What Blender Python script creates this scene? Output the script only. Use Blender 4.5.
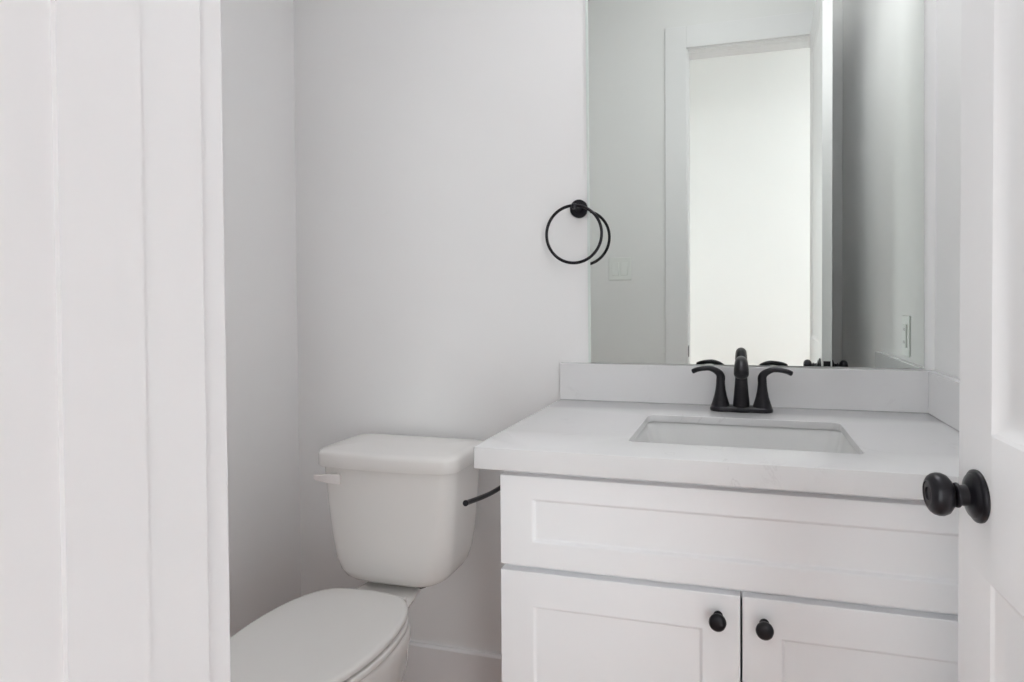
import bpy, bmesh, math
from mathutils import Vector, Matrix

for o in list(bpy.data.objects):
    bpy.data.objects.remove(o, do_unlink=True)
SC = bpy.context.scene
COL = SC.collection

# ------------------------------------------------------------------ camera
F, CX, CY = 567.62, 601.80, 310.74
YAW, PITCH, ROLL = 0.23902, -0.015759, -0.004608
cam = bpy.data.cameras.new('camera')
cam.sensor_width = 36.0
cam.lens = F * 36.0 / 1024.0
cam.shift_x = (512.0 - CX) / 1024.0
cam.shift_y = (CY - 341.0) / 1024.0
cam.clip_start = 0.02
co = bpy.data.objects.new('camera', cam)
COL.objects.link(co)
fw = Vector((-math.sin(YAW) * math.cos(PITCH), math.cos(YAW) * math.cos(PITCH), math.sin(PITCH)))
rt = Vector((math.cos(YAW), math.sin(YAW), 0))
up = rt.cross(fw)
r2 = rt * math.cos(ROLL) + up * math.sin(ROLL)
u2 = -rt * math.sin(ROLL) + up * math.cos(ROLL)
co.matrix_world = Matrix(((r2.x, u2.x, -fw.x, 0.49582), (r2.y, u2.y, -fw.y, -1.54832),
                          (r2.z, u2.z, -fw.z, 1.15136), (0, 0, 0, 1)))
SC.camera = co

# ------------------------------------------------------------------ view, world, lights
SC.view_settings.view_transform = 'Standard'
SC.view_settings.look = 'None'
SC.view_settings.gamma = 1.0
SC.view_settings.use_curve_mapping = False
SC.view_settings.exposure = 0.0
wd = bpy.data.worlds.new('sky')
SC.world = wd
wd.use_nodes = True
bg = wd.node_tree.nodes['Background']
bg.inputs['Color'].default_value = (0.985, 0.985, 1.0, 1)
bg.inputs['Strength'].default_value = 12.2
SC.cycles.max_bounces = 14
SC.cycles.diffuse_bounces = 10
SC.cycles.sample_clamp_indirect = 4.0


def area_light(name, loc, target, sx, sy, power, color=(1, 1, 1), disk=False):
    l = bpy.data.lights.new(name, 'AREA')
    l.energy = power
    l.color = color
    l.shape = 'DISK' if disk else 'RECTANGLE'
    l.size = sx
    if not disk:
        l.size_y = sy
    o = bpy.data.objects.new(name, l)
    COL.objects.link(o)
    o.location = loc
    d = Vector(target) - Vector(loc)
    o.rotation_euler = d.to_track_quat('-Z', 'Y').to_euler()
    return o


HY = -2.55                       # far wall of the hall
WIN = [(-0.85, -0.10), (1.1, 2.0)]  # x ranges of the two tall windows in it, sill and head heights below
WZ0, WZ1 = 0.25, 2.15
# sky light enters the hall through its two windows; the portals only guide the sampling of the sky
for xa, xb in WIN:
    p = area_light('window_portal', ((xa + xb) / 2, HY - 0.10, 1.2), ((xa + xb) / 2, 0.0, 1.2), xb - xa, WZ1 - WZ0, 1.0)
    p.data.cycles.is_portal = True
# the bathroom's vanity light above the mirror: light thrown down and out by its shades
area_light('vanity_lamp_light', (0.51, -0.175, 2.30), (0.51, -0.50, 1.0), 0.55, 0.10, 3.0, (0.99, 0.99, 1.02))
area_light('vanity_lamp_light', (0.51, -0.155, 2.27), (0.51, -0.90, 2.27), 0.55, 0.10, 3.3, (0.99, 0.99, 1.02))
# unseen bathroom ceiling lamp, added to fill the dim walls
area_light('ceiling_fill_light', (0.35, -0.80, 2.935), (0.35, -0.80, 0), 0.28, 0.28, 1.7, (0.99, 0.99, 1.02), True)
# unseen hall ceiling lamp, added to brighten the door jamb
area_light('hall_fill_light', (1.65, -1.98, 2.935), (1.65, -1.98, 0), 0.3, 0.3, 6.5, (0.99, 0.99, 1.02), True)


# ------------------------------------------------------------------ materials
def mat(name, color, rough=0.5, metal=0.0, spec=0.5, noise=0.0, nscale=6.0, bump=0.0, bscale=120.0, coat=0.0,
        transmission=0.0, emit=None, emit_strength=0.0):
    m = bpy.data.materials.new(name)
    m.use_nodes = True
    nt = m.node_tree
    b = nt.nodes['Principled BSDF']
    b.inputs['Roughness'].default_value = rough
    b.inputs['Metallic'].default_value = metal
    b.inputs['Specular IOR Level'].default_value = spec
    b.inputs['Coat Weight'].default_value = coat
    b.inputs['Transmission Weight'].default_value = transmission
    tc = nt.nodes.new('ShaderNodeTexCoord')
    n = nt.nodes.new('ShaderNodeTexNoise')
    n.inputs['Scale'].default_value = nscale
    n.inputs['Detail'].default_value = 3
    nt.links.new(tc.outputs['Object'], n.inputs['Vector'])
    r = nt.nodes.new('ShaderNodeValToRGB')
    r.color_ramp.elements[0].position = 0.35
    r.color_ramp.elements[1].position = 0.65
    r.color_ramp.elements[0].color = tuple(c * (1 - noise) for c in color) + (1,)
    r.color_ramp.elements[1].color = tuple(color) + (1,)
    nt.links.new(n.outputs['Fac'], r.inputs['Fac'])
    nt.links.new(r.outputs['Color'], b.inputs['Base Color'])
    if bump:
        n2 = nt.nodes.new('ShaderNodeTexNoise')
        n2.inputs['Scale'].default_value = bscale
        n2.inputs['Detail'].default_value = 2
        nt.links.new(tc.outputs['Object'], n2.inputs['Vector'])
        bp = nt.nodes.new('ShaderNodeBump')
        bp.inputs['Strength'].default_value = bump
        bp.inputs['Distance'].default_value = 0.001
        nt.links.new(n2.outputs['Fac'], bp.inputs['Height'])
        nt.links.new(bp.outputs['Normal'], b.inputs['Normal'])
    if emit:
        b.inputs['Emission Color'].default_value = tuple(emit) + (1,)
        b.inputs['Emission Strength'].default_value = emit_strength
    return m


M = {}
M['wall'] = mat('wall_paint', (0.82, 0.82, 0.82), 0.7, noise=0.012, nscale=2.0, bump=0.12, bscale=260)
M['ceiling'] = mat('ceiling_paint', (0.82, 0.82, 0.81), 0.8, noise=0.01, bump=0.1, bscale=200)
M['trim'] = mat('trim_paint', (0.82, 0.82, 0.83), 0.38, noise=0.01, nscale=3.0, bump=0.03, bscale=60)
M['door'] = mat('door_paint', (0.80, 0.795, 0.80), 0.42, noise=0.01, nscale=3.0, bump=0.04, bscale=70)
M['cabinet'] = mat('cabinet_lacquer', (0.895, 0.905, 0.92), 0.35, noise=0.008, nscale=3.0)
M['porcelain'] = mat('porcelain', (0.80, 0.785, 0.765), 0.12, noise=0.008, nscale=2.0, coat=0.3)
M['tank'] = mat('tank_china', (0.80, 0.785, 0.765), 0.22, noise=0.008, nscale=2.0)
M['sink'] = mat('sink_china', (0.72, 0.725, 0.72), 0.10, noise=0.006, nscale=2.0, coat=0.3)
M['seat'] = mat('seat_plastic', (0.77, 0.76, 0.74), 0.25, noise=0.006, nscale=2.0)
M['lever'] = mat('lever_plastic', (0.84, 0.80, 0.79), 0.25, noise=0.006)
M['black'] = mat('matte_black_metal', (0.013, 0.012, 0.016), 0.33, metal=0.4, noise=0.2, nscale=90.0, bump=0.08, bscale=500)
M['rubber'] = mat('black_rubber', (0.03, 0.03, 0.03), 0.6, noise=0.2)
M['plate'] = mat('switch_plastic', (0.80, 0.82, 0.80), 0.3, noise=0.01)
M['dark'] = mat('dark_slot', (0.05, 0.05, 0.05), 0.5, noise=0.1)
M['steel'] = mat('steel', (0.6, 0.6, 0.6), 0.3, metal=1.0, noise=0.05)
M['shade'] = mat('frosted_glass', (0.9, 0.9, 0.9), 0.4, noise=0.01, emit=(1.0, 0.97, 0.94), emit_strength=0.6)
M['edge'] = mat('polished_glass_edge', (0.72, 0.78, 0.75), 0.12, noise=0.02)


def pane_mat():
    m = bpy.data.materials.new('window_glass')
    m.use_nodes = True
    nt = m.node_tree
    nt.nodes.clear()
    out = nt.nodes.new('ShaderNodeOutputMaterial')
    mx = nt.nodes.new('ShaderNodeMixShader')
    tr = nt.nodes.new('ShaderNodeBsdfTransparent')
    gl = nt.nodes.new('ShaderNodeBsdfGlossy')
    fr = nt.nodes.new('ShaderNodeFresnel')
    tr.inputs['Color'].default_value = (0.97, 0.985, 0.98, 1)
    gl.inputs['Roughness'].default_value = 0.02
    nt.links.new(fr.outputs[0], mx.inputs[0])
    nt.links.new(tr.outputs[0], mx.inputs[1])
    nt.links.new(gl.outputs[0], mx.inputs[2])
    nt.links.new(mx.outputs[0], out.inputs['Surface'])
    return m


M['glass'] = pane_mat()


def mirror_mat():
    m = bpy.data.materials.new('mirror_silver')
    m.use_nodes = True
    b = m.node_tree.nodes['Principled BSDF']
    b.inputs['Base Color'].default_value = (0.79, 0.825, 0.79, 1)
    b.inputs['Metallic'].default_value = 1.0
    b.inputs['Roughness'].default_value = 0.0
    return m


M['mirror'] = mirror_mat()


def quartz_mat():
    m = bpy.data.materials.new('white_quartz')
    m.use_nodes = True
    nt = m.node_tree
    b = nt.nodes['Principled BSDF']
    b.inputs['Roughness'].default_value = 0.13
    tc = nt.nodes.new('ShaderNodeTexCoord')
    w = nt.nodes.new('ShaderNodeTexNoise')
    w.inputs['Scale'].default_value = 3.5
    w.inputs['Detail'].default_value = 8
    w.inputs['Roughness'].default_value = 0.62
    w.inputs['Distortion'].default_value = 1.4
    nt.links.new(tc.outputs['Object'], w.inputs['Vector'])
    # thin veins where the noise crosses one half
    s = nt.nodes.new('ShaderNodeMath'); s.operation = 'SUBTRACT'; s.inputs[1].default_value = 0.5
    a = nt.nodes.new('ShaderNodeMath'); a.operation = 'ABSOLUTE'
    nt.links.new(w.outputs['Fac'], s.inputs[0]); nt.links.new(s.outputs[0], a.inputs[0])
    r = nt.nodes.new('ShaderNodeValToRGB')
    r.color_ramp.elements[0].position = 0.0; r.color_ramp.elements[0].color = (0.9, 0.9, 0.9, 1)
    r.color_ramp.elements[1].position = 0.014; r.color_ramp.elements[1].color = (0, 0, 0, 1)
    nt.links.new(a.outputs[0], r.inputs['Fac'])
    p = nt.nodes.new('ShaderNodeTexNoise')
    p.inputs['Scale'].default_value = 5.0; p.inputs['Detail'].default_value = 2
    nt.links.new(tc.outputs['Object'], p.inputs['Vector'])
    pr = nt.nodes.new('ShaderNodeValToRGB')
    pr.color_ramp.elements[0].position = 0.52; pr.color_ramp.elements[0].color = (0, 0, 0, 1)
    pr.color_ramp.elements[1].position = 0.68; pr.color_ramp.elements[1].color = (0.7, 0.7, 0.7, 1)
    nt.links.new(p.outputs['Fac'], pr.inputs['Fac'])
    mu = nt.nodes.new('ShaderNodeMath'); mu.operation = 'MULTIPLY'
    nt.links.new(r.outputs['Color'], mu.inputs[0]); nt.links.new(pr.outputs['Color'], mu.inputs[1])
    mx = nt.nodes.new('ShaderNodeMix'); mx.data_type = 'RGBA'
    mx.inputs['A'].default_value = (0.74, 0.74, 0.745, 1)
    mx.inputs['B'].default_value = (0.60, 0.59, 0.60, 1)
    nt.links.new(mu.outputs[0], mx.inputs['Factor'])
    nt.links.new(mx.outputs['Result'], b.inputs['Base Color'])
    return m


M['quartz'] = quartz_mat()


def floor_mat():
    m = bpy.data.materials.new('wood_planks')
    m.use_nodes = True
    nt = m.node_tree
    b = nt.nodes['Principled BSDF']
    b.inputs['Roughness'].default_value = 0.45
    tc = nt.nodes.new('ShaderNodeTexCoord')
    br = nt.nodes.new('ShaderNodeTexBrick')
    br.inputs['Scale'].default_value = 1.0
    br.inputs['Brick Width'].default_value = 1.2
    br.inputs['Row Height'].default_value = 0.15
    br.inputs['Mortar Size'].default_value = 0.002
    br.inputs['Color1'].default_value = (0.62, 0.40, 0.32, 1)
    br.inputs['Color2'].default_value = (0.70, 0.47, 0.38, 1)
    br.inputs['Mortar'].default_value = (0.06, 0.04, 0.03, 1)
    nt.links.new(tc.outputs['Object'], br.inputs['Vector'])
    mp = nt.nodes.new('ShaderNodeMapping'); mp.inputs['Scale'].default_value = (2, 30, 1)
    nt.links.new(tc.outputs['Object'], mp.inputs['Vector'])
    n = nt.nodes.new('ShaderNodeTexNoise'); n.inputs['Scale'].default_value = 3; n.inputs['Detail'].default_value = 5
    nt.links.new(mp.outputs[0], n.inputs['Vector'])
    mx = nt.nodes.new('ShaderNodeMix'); mx.data_type = 'RGBA'; mx.blend_type = 'MULTIPLY'
    mx.inputs['Factor'].default_value = 0.45
    nt.links.new(br.outputs['Color'], mx.inputs['A']); nt.links.new(n.outputs['Color'], mx.inputs['B'])
    nt.links.new(mx.outputs['Result'], b.inputs['Base Color'])
    return m


M['floor'] = floor_mat()


# ------------------------------------------------------------------ helpers
def obj(name, bm, m, parent=None, smooth=False, bevel=0.0, seg=2, subsurf=0, label=None, recalc=True, angle=35):
    if recalc:
        bmesh.ops.recalc_face_normals(bm, faces=bm.faces)
    me = bpy.data.meshes.new(name)
    bm.to_mesh(me)
    bm.free()
    for mm in (m if isinstance(m, (list, tuple)) else [m]):
        me.materials.append(mm)
    o = bpy.data.objects.new(name, me)
    COL.objects.link(o)
    if smooth or bevel:
        for p in me.polygons:
            p.use_smooth = True
        if smooth != 'all':
            me.set_sharp_from_angle(angle=math.radians(angle))
    if parent:
        o.parent = parent
        o.matrix_parent_inverse = Matrix.Translation(parent.location).inverted()
    if bevel:
        b = o.modifiers.new('bevel', 'BEVEL')
        b.width = bevel
        b.segments = seg
        b.limit_method = 'ANGLE'
        b.angle_limit = math.radians(50)
        b.harden_normals = False
    if subsurf:
        s = o.modifiers.new('subsurf', 'SUBSURF')
        s.levels = s.render_levels = subsurf
    if label:
        o['label'] = label
    return o


def thing(name, label, cat, loc, group=None):
    o = bpy.data.objects.new(name, None)
    o.empty_display_size = 0.05
    COL.objects.link(o)
    o.location = loc
    o['label'] = label
    o['category'] = cat
    if group:
        o['group'] = group
    return o


def struct(name, bm, m, **k):
    o = obj(name, bm, m, **k)
    o['kind'] = 'structure'
    return o


def tag(o, label, cat, group=None):
    o['label'] = label
    o['category'] = cat
    if group:
        o['group'] = group
    return o


def box(bm, x0, x1, y0, y1, z0, z1, mi=0):
    v = [bm.verts.new(p) for p in ((x0, y0, z0), (x1, y0, z0), (x1, y1, z0), (x0, y1, z0),
                                   (x0, y0, z1), (x1, y0, z1), (x1, y1, z1), (x0, y1, z1))]
    for f in ((3, 2, 1, 0), (4, 5, 6, 7), (0, 1, 5, 4), (1, 2, 6, 5), (2, 3, 7, 6), (3, 0, 4, 7)):
        bm.faces.new([v[i] for i in f]).material_index = mi
    return bm


def BX(*a):
    return box(bmesh.new(), *a)


def loft(bm, rings, cap0=True, cap1=True, closed=True):
    rs = [[bm.verts.new(p) for p in r] for r in rings]
    n = len(rs[0])
    for a, b in zip(rs, rs[1:]):
        for i in range(n if closed else n - 1):
            j = (i + 1) % n
            bm.faces.new((a[i], a[j], b[j], b[i]))
    if cap0:
        bm.faces.new(list(reversed(rs[0])))
    if cap1:
        bm.faces.new(rs[-1])
    return rs


def catmull(pts, n):
    P = [Vector(p) for p in pts]
    out = []
    for i in range(len(P) - 1):
        p0 = P[max(i - 1, 0)]; p1 = P[i]; p2 = P[i + 1]; p3 = P[min(i + 2, len(P) - 1)]
        for k in range(n):
            t = k / n
            out.append(0.5 * ((2 * p1) + (-p0 + p2) * t + (2 * p0 - 5 * p1 + 4 * p2 - p3) * t * t
                              + (-p0 + 3 * p1 - 3 * p2 + p3) * t ** 3))
    out.append(P[-1])
    return out


def tube(bm, pts, radii, seg=20, n=8, ref=(0, 1, 0), round_end=True):
    """pts: path, radii: (side, normal) half sizes at each path point."""
    rr = [Vector((r[0], r[1], 0)) if isinstance(r, tuple) else Vector((r, r, 0)) for r in radii]
    P = catmull(pts, n)
    Rr = catmull(rr, n)
    rings = []
    ref = Vector(ref)
    for i, p in enumerate(P):
        t = (P[min(i + 1, len(P) - 1)] - P[max(i - 1, 0)]).normalized()
        s = t.cross(ref)
        if s.length < 1e-4:
            s = t.cross(Vector((1, 0, 0)))
        s.normalize()
        b = s.cross(t).normalized()
        ra, rb = max(Rr[i].x, 1e-4), max(Rr[i].y, 1e-4)
        rings.append([p + b * (ra * math.cos(2 * math.pi * k / seg)) + s * (rb * math.sin(2 * math.pi * k / seg))
                      for k in range(seg)])

    def shrink(ring, c, f, off):
        return [c + (q - c) * f + off for q in ring]
    if round_end:
        t0 = (P[0] - P[1]).normalized(); t1 = (P[-1] - P[-2]).normalized()
        r0 = min(Rr[0].x, Rr[0].y); r1 = min(Rr[-1].x, Rr[-1].y)
        pre = [shrink(rings[0], P[0], math.cos(a), t0 * r0 * math.sin(a) * 0.6) for a in (1.35, 1.0, 0.6, 0.25)]
        post = [shrink(rings[-1], P[-1], math.cos(a), t1 * r1 * math.sin(a) * 0.6) for a in (0.25, 0.6, 1.0, 1.35)]
        rings = pre + rings + post
    loft(bm, rings)
    return bm


def lathe(bm, prof, c, axis='Z', seg=40, cap0=True, cap1=True):
    """prof: list of (radius, height along the axis) from centre c."""
    c = Vector(c)
    ax = {'X': (Vector((1, 0, 0)), Vector((0, 1, 0)), Vector((0, 0, 1))),
          'Y': (Vector((0, 1, 0)), Vector((0, 0, 1)), Vector((1, 0, 0))),
          'Z': (Vector((0, 0, 1)), Vector((1, 0, 0)), Vector((0, 1, 0)))}[axis] if isinstance(axis, str) else axis
    a, u, v = ax
    rings = [[c + a * h + (u * math.cos(2 * math.pi * k / seg) + v * math.sin(2 * math.pi * k / seg)) * max(r, 1e-4)
              for k in range(seg)] for r, h in prof]
    loft(bm, rings, cap0, cap1)
    return bm


def rrect(x0, x1, y0, y1, r, n=6, bow=0.0):
    """rounded rectangle outline in x,y; bow pushes the low-y (front) side out in the middle."""
    pts = []
    for cx, cy, a0 in ((x1 - r, y1 - r, 0), (x0 + r, y1 - r, 90), (x0 + r, y0 + r, 180), (x1 - r, y0 + r, 270)):
        for k in range(n + 1):
            a = math.radians(a0 + 90.0 * k / n)
            pts.append((cx + r * math.cos(a), cy + r * math.sin(a)))
    # add points along straight front and back
    out = []
    for i in range(len(pts)):
        p, q = pts[i], pts[(i + 1) % len(pts)]
        out.append(p)
        if (i + 1) % (n + 1) == 0:
            for k in range(1, 8):
                out.append((p[0] + (q[0] - p[0]) * k / 8, p[1] + (q[1] - p[1]) * k / 8))
    if bow:
        xm, hw = (x0 + x1) / 2, (x1 - x0) / 2
        ym, hd = (y0 + y1) / 2, (y1 - y0) / 2
        res = []
        for x, y in out:
            w = max(0.0, (ym - y) / hd)
            res.append((x, y - bow * w * (1 - ((x - xm) / hw) ** 2)))
        out = res
    return out


def panel_slab(bm, xs, zs, panels, t, prof, both=False):
    """Slab in x,z with thickness t (front at y=0, back at y=t). panels: set of (i,k) grid cells that are recessed by
    prof = [(inset, depth), ...]."""
    def face_side(front):
        def V(x, z, d):
            return bm.verts.new((x, d if front else t - d, z))
        for i in range(len(xs) - 1):
            for k in range(len(zs) - 1):
                a, b, c, d = xs[i], xs[i + 1], zs[k], zs[k + 1]
                if (i, k) in panels and (front or both):
                    loops = [(a, b, c, d, 0.0)]
                    for ins, dep in prof:
                        loops.append((a + ins, b - ins, c + ins, d - ins, dep))
                    prev = None
                    for (p, q, r_, s, dd) in loops:
                        cur = [V(p, r_, dd), V(q, r_, dd), V(q, s, dd), V(p, s, dd)]
                        if prev:
                            for m_ in range(4):
                                n_ = (m_ + 1) % 4
                                bm.faces.new((prev[m_], prev[n_], cur[n_], cur[m_]))
                        prev = cur
                    bm.faces.new(prev)
                else:
                    bm.faces.new([V(a, c, 0), V(b, c, 0), V(b, d, 0), V(a, d, 0)])
    face_side(True)
    face_side(False)
    for i in range(len(xs) - 1):
        for z in (zs[0], zs[-1]):
            bm.faces.new([bm.verts.new(p) for p in ((xs[i], 0, z), (xs[i + 1], 0, z), (xs[i + 1], t, z), (xs[i], t, z))])
    for k in range(len(zs) - 1):
        for x in (xs[0], xs[-1]):
            bm.faces.new([bm.verts.new(p) for p in ((x, 0, zs[k]), (x, 0, zs[k + 1]), (x, t, zs[k + 1]), (x, t, zs[k]))])
    bmesh.ops.remove_doubles(bm, verts=bm.verts, dist=1e-5)
    return bm


# ------------------------------------------------------------------ room dimensions
XL, XR = -0.894, 0.961          # side walls
YF = -1.326                     # inner face of the door wall
YH = YF - 0.12                  # hall face of the door wall
HC = 3.05                       # ceiling
FZ = -0.030                     # finished floor
JX0, JX1, JZ = 0.2436, 0.853, 2.40   # door opening between the jamb faces
HX0, HX1 = -1.2, 2.2     # hall

struct('floor', BX(HX0 - .1, HX1 + .1, HY - .1, 0.1, -0.1, FZ), M['floor'])
struct('ceiling', BX(HX0 - .1, HX1 + .1, HY - .1, 0.1, HC, HC + 0.1), M['ceiling'])
struct('wall_back', BX(XL - .1, XR + .1, 0.0, 0.1, FZ, HC), M['wall'])
struct('wall_left', BX(XL - .1, XL, YF, 0.0, FZ, HC), M['wall'])
struct('wall_right', BX(XR, XR + .1, YF, 0.0, FZ, HC), M['wall'])
bm = bmesh.new()
JT = 0.018
box(bm, HX0, JX0 - JT, YH, YF, FZ, HC)
box(bm, JX1 + JT, HX1, YH, YF, FZ, HC)
box(bm, JX0 - JT, JX1 + JT, YH, YF, JZ + JT, HC)
struct('wall_front', bm, M['wall'])
bm = bmesh.new()
box(bm, HX0, HX1, HY - .1, HY, FZ, WZ0)
box(bm, HX0, HX1, HY - .1, HY, WZ1, HC)
for xa, xb in ((HX0, WIN[0][0]), (WIN[0][1], WIN[1][0]), (WIN[1][1], HX1)):
    box(bm, xa, xb, HY - .1, HY, WZ0, WZ1)
struct('wall_hall_far', bm, M['wall'])
struct('wall_hall_left', BX(HX0 - .1, HX0, HY, YF, FZ, HC), M['wall'])
struct('wall_hall_right', BX(HX1, HX1 + .1, HY, YF, FZ, HC), M['wall'])
for k, (xa, xb) in enumerate(WIN):
    bm = bmesh.new()
    for a in ((xa, xa + .05, WZ0, WZ1), (xb - .05, xb, WZ0, WZ1), (xa + .05, xb - .05, WZ0, WZ0 + .05),
              (xa + .05, xb - .05, WZ1 - .05, WZ1), (xa + .05, xb - .05, 1.18, 1.22)):
        box(bm, a[0], a[1], HY - .07, HY - .03, a[2], a[3])
    w = struct('window_%d' % (k + 1), bm, M['trim'])
    pane = obj('pane', BX(xa + .05, xb - .05, HY - .052, HY - .048, WZ0 + .05, WZ1 - .05), M['glass'], w)


# baseboards: profile with a small chamfered cap
def baseboard(name, p0, p1, inward, h=0.1075):
    d = Vector(p1) - Vector(p0)
    n = Vector(inward)
    prof = [(0, FZ), (0.013, FZ), (0.013, h - 0.006), (0.009, h), (0, h)]
    bm = bmesh.new()
    loft(bm, [[Vector(p) + n * a + Vector((0, 0, b)) for a, b in prof] for p in (p0, p1)])
    return struct(name, bm, M['trim'])


baseboard('baseboard_back', (XL, 0, 0), (0.046, 0, 0), (0, -1, 0))
baseboard('baseboard_left', (XL, YF, 0), (XL, -0.014, 0), (1, 0, 0))
baseboard('baseboard_front', (XL + .014, YF, 0), (JX0 - 0.111, YF, 0), (0, 1, 0))
baseboard('baseboard_right', (XR, YF + .02, 0), (XR, -0.54, 0), (-1, 0, 0))
baseboard('baseboard_hall', (HX0, HY, 0), (HX1, HY, 0), (0, 1, 0))

# door jamb with stop strips (trim_1), casing on both sides (trim_2, trim_3)
bm = bmesh.new()
box(bm, JX0 - JT, JX0, YH, YF, FZ, JZ + JT)
box(bm, JX1, JX1 + JT, YH, YF, FZ, JZ + JT)
box(bm, JX0, JX1, YH, YF, JZ, JZ + JT)
jamb = struct('trim_1', bm, M['trim'], bevel=0.001, seg=1)
bm = bmesh.new()
SY0, SY1, ST = YF - 0.062, YF - 0.031, 0.0025
box(bm, JX0, JX0 + ST, SY0, SY1, FZ, JZ)
box(bm, JX1 - ST, JX1, SY0, SY1, FZ, JZ)
box(bm, JX0 + ST, JX1 - ST, SY0, SY1, JZ - ST, JZ)
struct('trim_2', bm, M['trim'])


def casing(name, yw, sgn, w=0.105, rv=0.006, t=0.017):
    x0, x1, zt = JX0 - rv, JX1 + rv, JZ + rv
    xr = min(x1 + w, XR - 0.0005) if sgn > 0 else x1 + w
    bm = bmesh.new()
    ya, yb = (yw, yw + t) if sgn > 0 else (yw - t, yw)
    box(bm, x0 - w, x0, ya, yb, FZ, zt + w)
    box(bm, x1, xr, ya, yb, FZ, zt + w)
    box(bm, x0, x1, ya, yb, zt, zt + w)
    return struct(name, bm, M['trim'], bevel=0.0012, seg=2)


casing('trim_3', YF, 1)
casing('trim_4', YH, -1)

# strike plate on the latch jamb, wrapped on to the room-side edge
bm = bmesh.new()
box(bm, JX0, JX0 + 0.0016, YF - 0.036, YF - 0.001, 0.872, 0.930)
box(bm, JX0 - 0.0005, JX0 + 0.0016, YF - 0.001, YF + 0.003, 0.878, 0.926)
tag(obj('strike_plate', bm, M['black'], bevel=0.0005, seg=1), 'small black strike plate set in the white door jamb', 'strike plate')

# ------------------------------------------------------------------ door leaf (opens into the bathroom)
DA = 0.045
DW, DT, DH = 0.621, 0.035, 2.396
door = bpy.data.objects.new('door_1', None)
COL.objects.link(door)
door['kind'] = 'structure'
HP = Vector((0.8155, -1.298, 0.000))
door.location = HP
# local frame: +X runs along the leaf from hinge to latch, +Y through the thickness (hall face at 0), +Z up
dloc = Vector((-math.sin(DA), math.cos(DA), 0))
dn = Vector((math.cos(DA), math.sin(DA), 0))
RM = Matrix(((dloc.x, dn.x, 0, HP.x), (dloc.y, dn.y, 0, HP.y), (0, 0, 1, HP.z), (0, 0, 0, 1)))
door.matrix_world = RM


def dpart(name, bm, m, **k):
    o = obj(name, bm, m, **k)
    o.parent = door
    o.matrix_parent_inverse = Matrix.Identity(4)
    return o


door_panel_prof = [(0.004, 0.003), (0.012, 0.0075), (0.022, 0.0085), (0.042, 0.004)]
bm = panel_slab(bmesh.new(), [0, 0.093, DW - 0.093, DW], [0, 0.24, 0.806, 0.986, DH - 0.12, DH],
                {(1, 1), (1, 3)}, DT, door_panel_prof, both=True)
dpart('leaf', bm, M['door'], bevel=0.0012, seg=2)
KS, KZ = 0.561, 0.9020


def knob_set(sgn):
    """knob lathe along the face normal; sgn -1 = hall face, +1 = room face"""
    y0 = 0.0 if sgn < 0 else DT
    ax = (Vector((0, sgn, 0)), Vector((1, 0, 0)), Vector((0, 0, 1)))
    bm = bmesh.new()
    lathe(bm, [(0.0325, 0.0), (0.0330, 0.002), (0.0325, 0.0045), (0.029, 0.0065), (0.0275, 0.0070), (0.0265, 0.0095), (0.019, 0.012),
               (0.0135, 0.0145), (0.0125, 0.024), (0.0, 0.0245)], (KS, y0, KZ), ax)
    r = dpart('rosette', bm, M['black'], smooth=True, angle=50)
    bm = bmesh.new()
    lathe(bm, [(0.0, 0.020), (0.0085, 0.0205), (0.0085, 0.0275), (0.0120, 0.0305), (0.0190, 0.0330), (0.0245, 0.0375), (0.0268, 0.0430),
               (0.0270, 0.0480), (0.0255, 0.0530), (0.0225, 0.0570), (0.0185, 0.0595), (0.0160, 0.0600), (0.0152, 0.0590), (0.0120, 0.0590),
               (0.0085, 0.0595), (0.0080, 0.0575), (0.0, 0.0575)], (KS, y0, KZ), ax, seg=48)
    k = dpart('knob', bm, M['black'], smooth=True, angle=50)
    bm = bmesh.new()
    lathe(bm, [(0.0155, 0.024), (0.0158, 0.0255), (0.0150, 0.0275), (0.0118, 0.0285), (0.0, 0.029)], (KS, y0, KZ), ax)
    dpart('knob_collar', bm, M['black'], smooth=True)


knob_set(-1)
knob_set(1)
bm = bmesh.new()
box(bm, DW - 0.0005, DW + 0.0012, 0.005, 0.030, KZ - 0.028, KZ + 0.028)
box(bm, DW + 0.001, DW + 0.011, 0.011, 0.024, KZ - 0.009, KZ + 0.009)
dpart('latch_plate', bm, M['black'], bevel=0.0008, seg=1)
for z in (0.22, 1.2, 2.15):
    bm = bmesh.new()
    lathe(bm, [(0.0055, -0.045), (0.006, -0.044), (0.006, 0.044), (0.0055, 0.045)], (-0.0045, DT + 0.0045, z), 'Z', 16)
    box(bm, -0.002, 0.0, 0.004, DT + 0.002, z - 0.045, z + 0.045)
    dpart('hinge', bm, M['black'], smooth=True)

# ------------------------------------------------------------------ mirror (hung a touch askew)
bm = bmesh.new()
MW, MH, MB = 0.856, 1.10, 0.0035
q = [[(0, 0), (MW, 0), (MW, MH), (0, MH)], [(0.008, 0.0005), (MW - MB, 0.0005), (MW - MB, MH - MB), (0.008, MH - MB)]]
back = [bm.verts.new((x, -0.0005, z)) for x, z in q[0]]
rim = [bm.verts.new((x, -0.0045, z)) for x, z in q[0]]
fr = [bm.verts.new((x, -0.0055, z)) for x, z in q[1]]
bm.faces.new(back).material_index = 1
for k in range(4):
    m_ = (k + 1) % 4
    bm.faces.new((back[k], back[m_], rim[m_], rim[k])).material_index = 1
    bm.faces.new((rim[k], rim[m_], fr[m_], fr[k])).material_index = 1 if k in (0, 3) else 0  # left bevel's bright reflection is painted as the pale edge colour
bm.faces.new(fr).material_index = 0
mir = obj('mirror', bm, [M['mirror'], M['edge']])
mir.location = (0.0805, -0.0005, 0.9800)
mir.rotation_euler = (0, -0.0045, 0)
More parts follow.
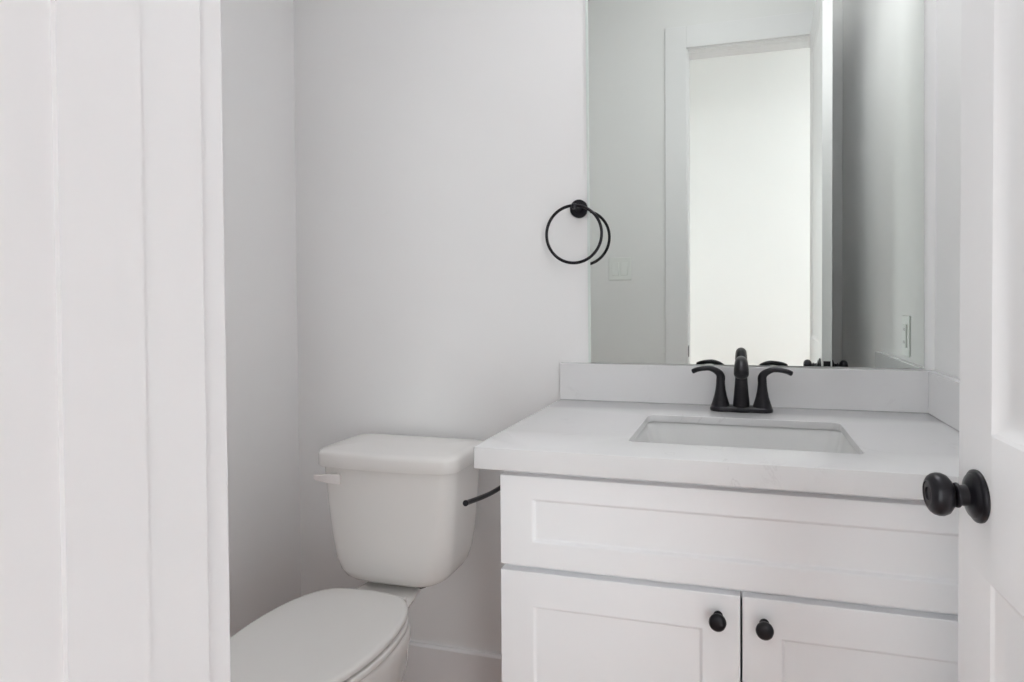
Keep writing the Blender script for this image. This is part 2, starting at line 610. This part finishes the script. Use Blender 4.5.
tag(mir, 'large frameless wall mirror above the countertop backsplash', 'mirror')

# ------------------------------------------------------------------ vanity cabinet
CL, CR, CFY = 0.042, 0.9585, -0.531
HT = 0.8763
TT = 0.0415
CB = HT - TT
FT = 0.020
van = thing('vanity_cabinet', 'white shaker vanity cabinet with two doors under the quartz countertop', 'cabinet', (0.5, -0.27, FZ))
bm = bmesh.new()
yb = CFY + FT + 0.001
box(bm, CL, CL + 0.018, yb + 0.019, -0.002, FZ, CB)
box(bm, CR - 0.018, CR, yb + 0.019, -0.002, FZ, CB)
box(bm, CL + 0.018, CR - 0.018, yb + 0.019, -0.002, 0.115, 0.133)
box(bm, CL + 0.018, CR - 0.018, -0.010, -0.002, 0.133, CB)
box(bm, CL + 0.018, CR - 0.018, -0.46, -0.445, FZ, 0.115)
box(bm, CL, CL + 0.04, yb, yb + 0.019, 0.10, CB)
box(bm, CR - 0.04, CR, yb, yb + 0.019, 0.10, CB)
box(bm, CL + .04, CR - .04, yb, yb + 0.019, CB - 0.04, CB)
box(bm, CL + .04, CR - .04, yb, yb + 0.019, 0.62, 0.66)
box(bm, CL + .04, CR - .04, yb, yb + 0.019, 0.10, 0.14)
obj('carcass', bm, M['cabinet'], van)
sh = [(0.0035, 0.0045), (0.0045, 0.0065)]
ZD1, ZD0, ZT1, ZT0 = 0.8176, 0.6440, 0.6330, 0.125
MIDX = 0.4975


def front(name, x0, x1, z0, z1, stile, rail_t, rail_b):
    bm = panel_slab(bmesh.new(), [x0, x0 + stile, x1 - stile, x1], [z0, z0 + rail_b, z1 - rail_t, z1], {(1, 1)}, FT, sh)
    for v in bm.verts:
        v.co.y += CFY
    return obj(name, bm, M['cabinet'], van, bevel=0.0016, seg=2)


front('drawer_front', CL + .001, CR - .001, ZD0, ZD1, 0.066, 0.0435, 0.0480)
dl = front('door', CL + .001, MIDX - 0.0018, ZT0, ZT1, 0.066, 0.066, 0.070)
dr = front('door', MIDX + 0.0018, CR - .001, ZT0, ZT1, 0.066, 0.067, 0.070)
for par, kx, kz in ((dl, 0.4575, 0.5945), (dr, 0.5362, 0.5905)):
    bm = bmesh.new()
    ax = (Vector((0, -1, 0)), Vector((1, 0, 0)), Vector((0, 0, 1)))
    lathe(bm, [(0.0085, 0.0), (0.0085, 0.001), (0.0068, 0.003), (0.0062, 0.010), (0.0078, 0.0135), (0.0115, 0.0165), (0.0145, 0.0200), (0.0152, 0.0230),
               (0.0142, 0.0270), (0.0108, 0.0298), (0.0060, 0.0312), (0.0, 0.0316)], (kx, CFY, kz), ax, seg=36)
    k = obj('knob', bm, M['black'], smooth=True, angle=60)
    k.parent = par
    k.matrix_parent_inverse = Matrix.Translation(van.location).inverted()
    k.matrix_parent_inverse = par.matrix_parent_inverse.inverted() @ k.matrix_parent_inverse if False else Matrix.Identity(4)

# ------------------------------------------------------------------ countertop with sink opening
top = thing('countertop', 'white quartz vanity countertop with faint veins and low backsplash', 'countertop', (0.48, -0.28, CB))
SX0, SX1, SY_F, SY_B = 0.2800, 0.7135, -0.4535, -0.181
TW = XR - 0.001


def circ_loop(bm, pts, z):
    return [bm.verts.new((x, y, z)) for x, y in pts]


def fill_with_hole(bm, outer, inner):
    es = []
    for lp in (outer, inner):
        for i in range(len(lp)):
            a, b = lp[i], lp[(i + 1) % len(lp)]
            e = bm.edges.get((a, b)) or bm.edges.new((a, b))
            es.append(e)
    bmesh.ops.triangle_fill(bm, use_beauty=True, use_dissolve=False, edges=es)


def bridge(bm, a, b):
    n = len(a)
    for i in range(n):
        j = (i + 1) % n
        bm.faces.new((a[i], a[j], b[j], b[i]))


bm = bmesh.new()
cr = 0.006
rc = rrect(0.0, TW, -0.560, -0.002, cr, 4)
hole = rrect(SX0, SX1, SY_F, SY_B, 0.016, 6)
bigh = rrect(SX0 - .03, SX1 + .03, SY_F - .03, SY_B + .03, 0.03, 6)
e = 0.0025
rc_in = rrect(e, TW - e, -0.560 + e, -0.002 - e, cr - e * 0.6, 4)
rc_m = rrect(e * .3, TW - e * .3, -0.560 + e * .3, -0.002 - e * .3, cr - e * .2, 4)
ho_in = rrect(SX0 - e * .6, SX1 + e * .6, SY_F - e * .6, SY_B + e * .6, 0.0175, 6)
O0 = circ_loop(bm, rc_in, HT); O1 = circ_loop(bm, rc_m, HT - e * .3); O2 = circ_loop(bm, rc, HT - e)
O3 = circ_loop(bm, rc, CB + e * .6); O4 = circ_loop(bm, rc_m, CB)
I0 = circ_loop(bm, ho_in, HT); I1 = circ_loop(bm, hole, HT - e * .6); I2 = circ_loop(bm, hole, HT - 0.0165)
I3 = circ_loop(bm, bigh, HT - 0.0165); I4 = circ_loop(bm, bigh, CB)
for a, b in ((O0, O1), (O1, O2), (O2, O3), (O3, O4), (I0, I1), (I1, I2), (I2, I3), (I3, I4)):
    bridge(bm, a, b)
fill_with_hole(bm, O0, I0)
fill_with_hole(bm, O4, I4)
obj('slab', bm, M['quartz'], top, smooth=True, angle=25)
SPL = 0.1027
bm = BX(0.0, TW, -0.0200, -0.002, HT, HT + SPL)
obj('backsplash', bm, M['quartz'], top, bevel=0.0012, seg=2)
bm = BX(TW - 0.0195, TW, -0.555, -0.0203, HT, HT + SPL)
obj('side_splash', bm, M['quartz'], top, bevel=0.0012, seg=2)

# ------------------------------------------------------------------ undermount sink
snk = thing('sink', 'rectangular white undermount sink set in the quartz countertop', 'sink', (0.497, -0.317, 0.70))
bm = bmesh.new()


def srr(ins, z, r, insb=None):
    ib = ins if insb is None else insb
    return [(x, y, z) for x, y in rrect(SX0 - .004 + ins, SX1 + .004 - ins, SY_F - .004 + ins, SY_B + .004 - ib, r, 6)]


zr = HT - 0.0180
rings = [srr(-0.020, zr, 0.03), srr(0.0, zr, 0.022), srr(0.002, zr - 0.004, 0.024), srr(0.014, zr - 0.05, 0.032), srr(0.026, zr - 0.10, 0.040),
         srr(0.034, zr - 0.122, 0.05), srr(0.050, zr - 0.134, 0.05), srr(0.080, zr - 0.139, 0.045)]
nr = len(rings[0])
dc = (0.497, -0.300)
ctr = [(dc[0] + (x - dc[0]) * 0.27, dc[1] + (y - dc[1]) * 0.27, zr - 0.143) for x, y, z in rings[-1]]


def to_circle(ring, r, z):
    out = []
    for x, y, _ in ring:
        a = math.atan2(y - dc[1], x - dc[0])
        out.append((dc[0] + r * math.cos(a), dc[1] + r * math.sin(a), z))
    return out


rings.append(to_circle(rings[-1], 0.024, zr - 0.143))
rings.append(to_circle(rings[-1], 0.022, zr - 0.150))
# outer shell
outer = [srr(-0.020, zr - 0.010, 0.03), srr(-0.010, zr - 0.014, 0.03), srr(0.004, zr - 0.06, 0.03), srr(0.018, zr - 0.12, 0.045), srr(0.05, zr - 0.150, 0.05)]
outer.append(to_circle(rings[-1], 0.030, zr - 0.155))
loft(bm, list(reversed(outer)) + rings, cap0=False, cap1=False)
# close the drain tube
obj('basin', bm, M['sink'], snk, smooth='all')
bm = bmesh.new()
lathe(bm, [(0.021, -0.160), (0.021, -0.1445), (0.0235, -0.1420), (0.0225, -0.1405), (0.018, -0.1405), (0.0175, -0.1435), (0.0165, -0.1420), (0.0155, -0.1370), (0.012, -0.1350), (0.0, -0.1345)],
      (dc[0], dc[1], zr), 'Z', 32)
obj('drain', bm, M['black'], snk, smooth=True)

# ------------------------------------------------------------------ faucet
FX, FY = 0.4985, -0.085
fau = thing('faucet', 'matte black two-handle bathroom faucet standing behind the sink', 'faucet', (FX, FY, HT))
bm = bmesh.new()


def stadium(hx, hy, z, pinch=0.0, n=14):
    pts = []
    for s, a0 in ((1, -90), (-1, 90)):
        for k in range(n + 1):
            a = math.radians(a0 + 180.0 * k / n)
            pts.append([FX + s * (hx - hy) + hy * math.cos(a), FY + hy * math.sin(a), z])
        for k in range(1, 12):     # straight run, pinched between the posts
            t = k / 12
            x = FX + s * (hx - hy) * (1 - 2 * t)
            y = FY + s * hy
            u = abs(x - FX) / (hx - hy)
            y -= s * pinch * math.sin(math.pi * u) ** 2
            pts.append([x, y, z])
    return [tuple(p) for p in pts]


loft(bm, [stadium(0.0765, 0.0265, HT, 0.003), stadium(0.0775, 0.0275, HT + .002, 0.003), stadium(0.0772, 0.0272, HT + .007, 0.003),
          stadium(0.0745, 0.0245, HT + .011, 0.004), stadium(0.069, 0.019, HT + .0125, 0.004)])
obj('base_plate', bm, M['black'], fau, smooth=True, angle=60)
# spout: flared column, arc and angled head
bm = bmesh.new()
tube(bm, [(FX, FY, HT + .006), (FX, FY, HT + .02), (FX, FY, HT + .05), (FX, FY - .001, HT + .085), (FX, FY - .007, HT + .106), (FX, FY - .024, HT + .122),
          (FX, FY - .048, HT + .1275), (FX, FY - .070, HT + .1235), (FX, FY - .086, HT + .113), (FX, FY - .094, HT + .104)],
     [.0215, .0205, .0175, .0150, .0142, .0142, .0148, .0160, .0172, .0174], 28, 8, ref=(1, 0, 0))
obj('spout', bm, M['black'], fau, smooth='all')
bm = bmesh.new()
hd = Vector((0, -.5, -.86)).normalized()
lathe(bm, [(0.0, 0.0), (0.0135, 0.0), (0.0135, 0.003), (0.0, 0.003)], (FX, FY - .0950, HT + .1015),
      (hd, Vector((1, 0, 0)), hd.cross(Vector((1, 0, 0)))))
obj('aerator', bm, M['black'], fau, smooth=True)
for s in (-1, 1):
    hx = FX + s * 0.0508
    bm = bmesh.new()
    lathe(bm, [(0.0262, .002), (0.0248, .009), (0.0205, .021), (0.0160, .036), (0.0128, .052), (0.0112, .066), (0.0108, .074), (0.0103, .0755), (0.0, .076)], (hx, FY, HT), 'Z', 32)
    pst = obj('post', bm, M['black'], fau, smooth=True, angle=60)
    bm = bmesh.new()
    tube(bm, [(hx, FY, HT + .074), (hx, FY, HT + .086), (hx + s * .007, FY, HT + .096), (hx + s * .024, FY - .001, HT + .1045),
              (hx + s * .042, FY - .002, HT + .1045), (hx + s * .058, FY - .003, HT + .1015), (hx + s * .0685, FY - .003, HT + .0970)],
         [(.0110, .0110), (.0108, .0108), (.0105, .0090), (.0102, .0068), (.0100, .0062), (.0098, .0062), (.0090, .0064)], 24, 8, ref=(0, 1, 0))
    obj('handle', bm, M['black'], fau, smooth='all')

# ------------------------------------------------------------------ towel ring
TX, TZ, TD = 0.0550, 1.4135, 0.053
tr = thing('towel_ring', 'round black towel ring mounted beside the mirror', 'towel ring', (TX, 0, TZ))
ay = (Vector((0, -1, 0)), Vector((1, 0, 0)), Vector((0, 0, 1)))
bm = bmesh.new()
lathe(bm, [(0.0250, 0.0), (0.0258, 0.001), (0.0258, 0.0085), (0.0245, 0.0105), (0.0, 0.0110)], (TX, -0.0003, TZ), ay, 40)
obj('wall_mount', bm, M['black'], tr, smooth=True)
bm = bmesh.new()
lathe(bm, [(0.0115, 0.009), (0.0095, 0.014), (0.0080, 0.040), (0.0082, 0.046), (0.0085, 0.053), (0.0078, 0.058), (0.0050, 0.0605), (0.0, 0.0610)], (TX, 0, TZ), ay, 32)
obj('post', bm, M['black'], tr, smooth=True, angle=60)
bm = bmesh.new()
RR, rr_ = 0.0785, 0.0042
rc_ = Vector((TX - 0.0015, -TD, 1.3368))
N = 96
loft_r = []
for i in range(N):
    a = 2 * math.pi * i / N
    d = Vector((math.sin(a), 0, math.cos(a)))
    loft_r.append([bm.verts.new(rc_ + d * RR + d * (rr_ * math.cos(2 * math.pi * k / 14)) + Vector((0, 1, 0)) * (rr_ * math.sin(2 * math.pi * k / 14))) for k in range(14)])
for i in range(N):
    a, b = loft_r[i], loft_r[(i + 1) % N]
    for k in range(14):
        bm.faces.new((a[k], a[(k + 1) % 14], b[(k + 1) % 14], b[k]))
obj('ring', bm, M['black'], tr, smooth='all')

# ------------------------------------------------------------------ toilet paper holder on the vanity's side
tp = thing('toilet_paper_holder', 'black toilet paper arm fixed to the side of the vanity cabinet', 'paper holder', (CL, -0.29, 0.725))
axn = (Vector((-1, 0, 0)), Vector((0, 1, 0)), Vector((0, 0, 1)))
bm = bmesh.new()
lathe(bm, [(0.0245, -0.001), (0.0250, 0.001), (0.0250, 0.008), (0.0235, 0.010), (0.0, 0.0105)], (CL, -0.290, 0.724), axn, 36)
obj('side_mount', bm, M['black'], tp, smooth=True)
bm = bmesh.new()
tube(bm, [(CL - .008, -0.290, 0.724), (CL - .055, -0.290, 0.724), (CL - .078, -0.298, 0.7240), (-0.040, -0.325, 0.7240), (-0.040, -0.39, 0.7290),
          (-0.040, -0.447, 0.7370), (-0.040, -0.500, 0.7460), (-0.040, -0.512, 0.7482)],
     [.0065, .0062, .0058, .0054, .0052, .0052, .0053, .0062], 18, 8, ref=(0, 0, 1))
obj('arm', bm, M['black'], tp, smooth='all')

# ------------------------------------------------------------------ toilet
TCX = -0.4195
BCX = -0.4225
toi = thing('toilet', 'white two-piece toilet with closed lid in the corner', 'toilet', (TCX, -0.38, FZ))


def tank_ring(z, hw, y0, y1, r, bow):
    return [(x, y, z) for x, y in rrect(TCX - hw, TCX + hw, y0, y1, r, 8, bow)]


bm = bmesh.new()
loft(bm, [tank_ring(0.3960, 0.100, -0.195, -0.070, 0.040, 0.004), tank_ring(0.3965, 0.118, -0.208, -0.060, 0.045, 0.006), tank_ring(0.4000, 0.136, -0.216, -0.054, 0.048, 0.008),
          tank_ring(0.4100, 0.151, -0.224, -0.048, 0.050, 0.009), tank_ring(0.4280, 0.1630, -0.229, -0.043, 0.048, 0.010), tank_ring(0.4600, 0.1730, -0.232, -0.040, 0.045, 0.011),
          tank_ring(0.5200, 0.1820, -0.234, -0.038, 0.042, 0.012), tank_ring(0.6000, 0.1900, -0.235, -0.044, 0.038, 0.013), tank_ring(0.7120, 0.1985, -0.236, -0.044, 0.034, 0.014)])
tank = obj('tank', bm, M['tank'], toi, smooth=True, angle=60)
bm = bmesh.new()
rg = []
for z, ins in ((0.7125, 0.004), (0.7125, 0.001), (0.7140, 0.0), (0.7420, 0.0), (0.7470, 0.0012), (0.7510, 0.0045), (0.7535, 0.010), (0.7555, 0.022), (0.7580, 0.06), (0.7590, 0.095)):
    rg.append([(x, y, z) for x, y in rrect(TCX - .2100 + ins, TCX + .2100 - ins, -0.247 + ins, -0.030 - ins, max(0.036 - ins * .6, 0.008), 8, 0.018)])
loft(bm, rg)
obj('tank_lid', bm, M['tank'], toi, smooth=True, angle=60)
# flush lever on the tank front, to the left
bm = bmesh.new()
LX, LY, LZ = -0.566, -0.2405, 0.6840
lathe(bm, [(0.0115, 0.0), (0.0115, 0.006), (0.009, 0.008), (0.009, 0.012), (0, 0.012)], (LX + .014, LY, LZ), ay, 24)
pl = [(LX + .031, LY - .014), (LX + .031, LY - .021), (LX - .004, LY - .024), (LX - .042, LY - .022), (LX - .052, LY - .018), (LX - .050, LY - .013), (LX - .010, LY - .012)]


def lev(x):
    t = max(0.0, min(1.0, (LX + .012 - x) / 0.055))
    return 0.0135 - 0.0072 * t


loft(bm, [[(x, y, LZ - lev(x)) for x, y in pl], [(x, y, LZ + lev(x)) for x, y in pl]])
obj('flush_lever', bm, M['lever'], toi, bevel=0.0022, seg=3)
for s in (-1, 1):
    bm = bmesh.new()
    lathe(bm, [(0.0, 0.381), (0.018, 0.381), (0.018, 0.3975), (0.0, 0.3975)], (TCX + s * .072, -0.175, 0), 'Z', 24)
    obj('gasket', bm, M['rubber'], toi, smooth=True)


REAR = [(0.0, 0.0), (0.045, 0.010), (0.094, 0.055), (0.118, 0.125), (0.134, 0.215), (0.150, 0.345), (0.163, 0.515), (0.1725, 0.77), (0.175, 1.0)]


def outline(z, yr, ym, yf, hw, ins=0.0, rear=REAR, scale=0.175):
    """closed outline: rear edge yr, widest line ym, front tip yf."""
    yr, yf, hw = yr - ins, yf + ins, hw - ins
    right = [(p.x * hw / scale, yr + (ym - yr) * p.y) for p in catmull([(a, b, 0) for a, b in rear], 4)]
    m = 20
    right += [(hw * math.cos(math.pi / 2 * k / m), ym + (yf - ym) * math.sin(math.pi / 2 * k / m)) for k in range(1, m + 1)]
    right[0] = (0.0, right[0][1])
    right[-1] = (0.0, right[-1][1])
    return [(BCX + x, y, z) for x, y in right] + [(BCX - x, y, z) for x, y in reversed(right[1:-1])]


# seat lid, seat ring
bm = bmesh.new()
loft(bm, [outline(z, -0.291, -0.490, -0.738, 0.1755, i_) for z, i_ in
          ((0.4035, 0.020), (0.4035, 0.0035), (0.4055, 0.0005), (0.4080, 0.0), (0.4130, 0.0), (0.4165, 0.0012), (0.4188, 0.0040), (0.4198, 0.010), (0.4210, 0.05), (0.4215, 0.10))])
obj('seat_lid', bm, M['seat'], toi, smooth=True, angle=60)
bm = bmesh.new()
o_ = [outline(z, -0.292, -0.490, -0.743, 0.1785, i_) for z, i_ in
      ((0.3845, 0.012), (0.3845, 0.0035), (0.3860, 0.0008), (0.3880, 0.0), (0.3945, 0.0), (0.3975, 0.0015), (0.3990, 0.0050), (0.3992, 0.020))]
i_ = [outline(z, -0.37, -0.50, -0.69, 0.115) for z in (0.3992, 0.3845)]
rs = loft(bm, o_ + i_, cap0=False, cap1=False)
bridge(bm, rs[-1], rs[0])
obj('seat', bm, M['seat'], toi, smooth=True, angle=60)
for s in (-1, 1):
    bm = BX(BCX + s * .075 - .018, BCX + s * .075 + .018, -0.305, -0.272, 0.3800, 0.4030)
    obj('seat_hinge', bm, M['seat'], toi, bevel=0.004, seg=3)
# bowl: bulging basin over a narrow pedestal
bm = bmesh.new()
R2 = [(0.0, 0.0), (0.030, 0.010), (0.055, 0.05), (0.068, 0.11), (0.076, 0.19), (0.088, 0.33), (0.110, 0.50), (0.150, 0.77), (0.175, 1.0)]


def mixr(t):
    return [(a[0] * (1 - t) + b[0] * t, a[1] * (1 - t) + b[1] * t) for a, b in zip(R2, REAR)]


BR = [(FZ, -0.22, -0.560, 0.112, .5), (0.010, -0.22, -0.558, 0.110, .5), (0.060, -0.23, -0.545, 0.102, .3), (0.120, -0.235, -0.555, 0.120, .2), (0.170, -0.24, -0.585, 0.140, 0.3),
      (0.220, -0.245, -0.625, 0.158, 0.5), (0.260, -0.255, -0.660, 0.1680, 0.7), (0.295, -0.268, -0.688, 0.1735, 0.8), (0.325, -0.275, -0.706, 0.1755, 0.85), (0.355, -0.284, -0.722, 0.1765, 1.0),
      (0.372, -0.288, -0.728, 0.1765, 1.0), (0.3790, -0.290, -0.726, 0.1745, 1.0), (0.3815, -0.294, -0.720, 0.169, 1.0)]
rg = [outline(z, yr, -0.470, yf, hw, 0.0, mixr(t)) for z, yr, yf, hw, t in BR]
inn = [outline(0.3815, -0.375, -0.50, -0.680, 0.115), outline(0.32, -0.40, -0.50, -0.650, 0.095), outline(0.22, -0.42, -0.50, -0.60, 0.06)]
loft(bm, rg + inn)
obj('bowl', bm, M['porcelain'], toi, smooth=True, angle=70)
# flared deck the tank stands on
bm = bmesh.new()


def deck(z, hwr, hwf, yf, yr):
    out = []
    for x, y in rrect(-1, 1, yf, yr, 0.03, 6):
        t = (y - yr) / (yf - yr)
        out.append((BCX + x * (hwr + (hwf - hwr) * t), y, z))
    return out


loft(bm, [deck(0.235, 0.036, 0.050, -0.330, -0.235), deck(0.290, 0.040, 0.058, -0.330, -0.215), deck(0.320, 0.044, 0.066, -0.330, -0.185), deck(0.342, 0.050, 0.078, -0.328, -0.150),
          deck(0.360, 0.058, 0.093, -0.325, -0.118), deck(0.3730, 0.064, 0.105, -0.322, -0.100), deck(0.3790, 0.065, 0.1065, -0.318, -0.098), deck(0.3825, 0.062, 0.102, -0.310, -0.102), deck(0.3832, 0.055, 0.093, -0.30, -0.11)])
obj('tank_deck', bm, M['porcelain'], toi, smooth=True, angle=60)
for s in (-1, 1):
    bm = bmesh.new()
    lathe(bm, [(0.014, FZ), (0.014, 0.000), (0.011, 0.008), (0.005, 0.012), (0, 0.012)], (BCX + s * .120, -0.33, 0.0), 'Z', 20)
    obj('bolt_cap', bm, M['seat'], toi, smooth=True)

# ------------------------------------------------------------------ switch and outlet plates (seen in the mirror)
sw = thing('light_switch', 'white double rocker light switch on the wall by the door', 'light switch', (-0.104, YF, 1.32))
obj('cover_plate', BX(-0.104 - .059, -0.104 + .059, YF, YF + 0.005, 1.32 - .058, 1.32 + .058), M['plate'], sw, bevel=0.002, seg=2)
for s in (-1, 1):
    bm = bmesh.new()
    x = -0.104 + s * 0.023
    loft(bm, [[(x - .0165, YF + .005, 1.32 - .033), (x + .0165, YF + .005, 1.32 - .033), (x + .0165, YF + .005, 1.32 + .033), (x - .0165, YF + .005, 1.32 + .033)],
              [(x - .0165, YF + .011, 1.32 - .033), (x + .0165, YF + .011, 1.32 - .033), (x + .0165, YF + .006, 1.32 + .033), (x - .0165, YF + .006, 1.32 + .033)]])
    obj('rocker', bm, M['plate'], sw, bevel=0.0008, seg=1)
ot = thing('wall_outlet', 'white wall outlet above the side splash, seen in the mirror', 'outlet', (XR, -0.25, 1.05))
obj('cover_plate', BX(XR - .005, XR, -0.25 - .036, -0.25 + .036, 1.05 - .058, 1.05 + .058), M['plate'], ot, bevel=0.002, seg=2)
obj('receptacle', BX(XR - .0085, XR - .005, -0.25 - .0165, -0.25 + .0165, 1.05 - .033, 1.05 + .033), M['plate'], ot, bevel=0.001, seg=1)
for z in (1.032, 1.068):
    for y in (-0.256, -0.244):
        obj('slot', BX(XR - .0088, XR - .0084, y - .001, y + .001, z - .004, z + .004), M['dark'], ot)

# ------------------------------------------------------------------ lamps (outside the frame; the ceiling lamps are added as fill)
vl = thing('vanity_light', 'black bar vanity light with three frosted glass shades above the mirror', 'wall lamp', (0.51, 0, 2.32))
obj('back_plate', BX(0.51 - .09, 0.51 + .09, -0.022, 0, 2.29, 2.37), M['black'], vl, bevel=0.003)
obj('bar', BX(0.51 - .28, 0.51 + .28, -0.10, -0.08, 2.355, 2.375), M['black'], vl, bevel=0.002)
obj('stem', BX(0.51 - .01, 0.51 + .01, -0.081, -0.02, 2.355, 2.375), M['black'], vl)
for dx in (-.22, 0, .22):
    bm = bmesh.new()
    lathe(bm, [(0.018, 0.0), (0.035, -0.01), (0.048, -0.05), (0.052, -0.12), (0.050, -0.121), (0.046, -0.05), (0.033, -0.013), (0.016, -0.004)], (0.51 + dx, -0.09, 2.352), 'Z', 32)
    obj('shade', bm, M['shade'], vl, smooth=True, angle=60)


def fill_lamp(label, x, y, z):
    t = thing('added_ceiling_light', label, 'ceiling lamp', (x, y, z))
    bm = bmesh.new()
    lathe(bm, [(0.165, HC - z), (0.165, HC - z - 0.018), (0.155, HC - z - 0.022), (0.0, HC - z - 0.022)], (x, y, z), 'Z', 48)
    obj('canopy', bm, M['black'], t, smooth=True)
    bm = bmesh.new()
    lathe(bm, [(0.150, HC - z - 0.022), (0.150, HC - z - 0.045), (0.130, HC - z - 0.055), (0.0, HC - z - 0.058)], (x, y, z), 'Z', 48)
    obj('diffuser', bm, M['shade'], t, smooth=True)


fill_lamp('unseen round ceiling light added to fill the bathroom', 0.35, -0.80, 3.0)
fill_lamp('unseen round ceiling light added in the hall to brighten the door jamb', 1.65, -1.98, 3.0)
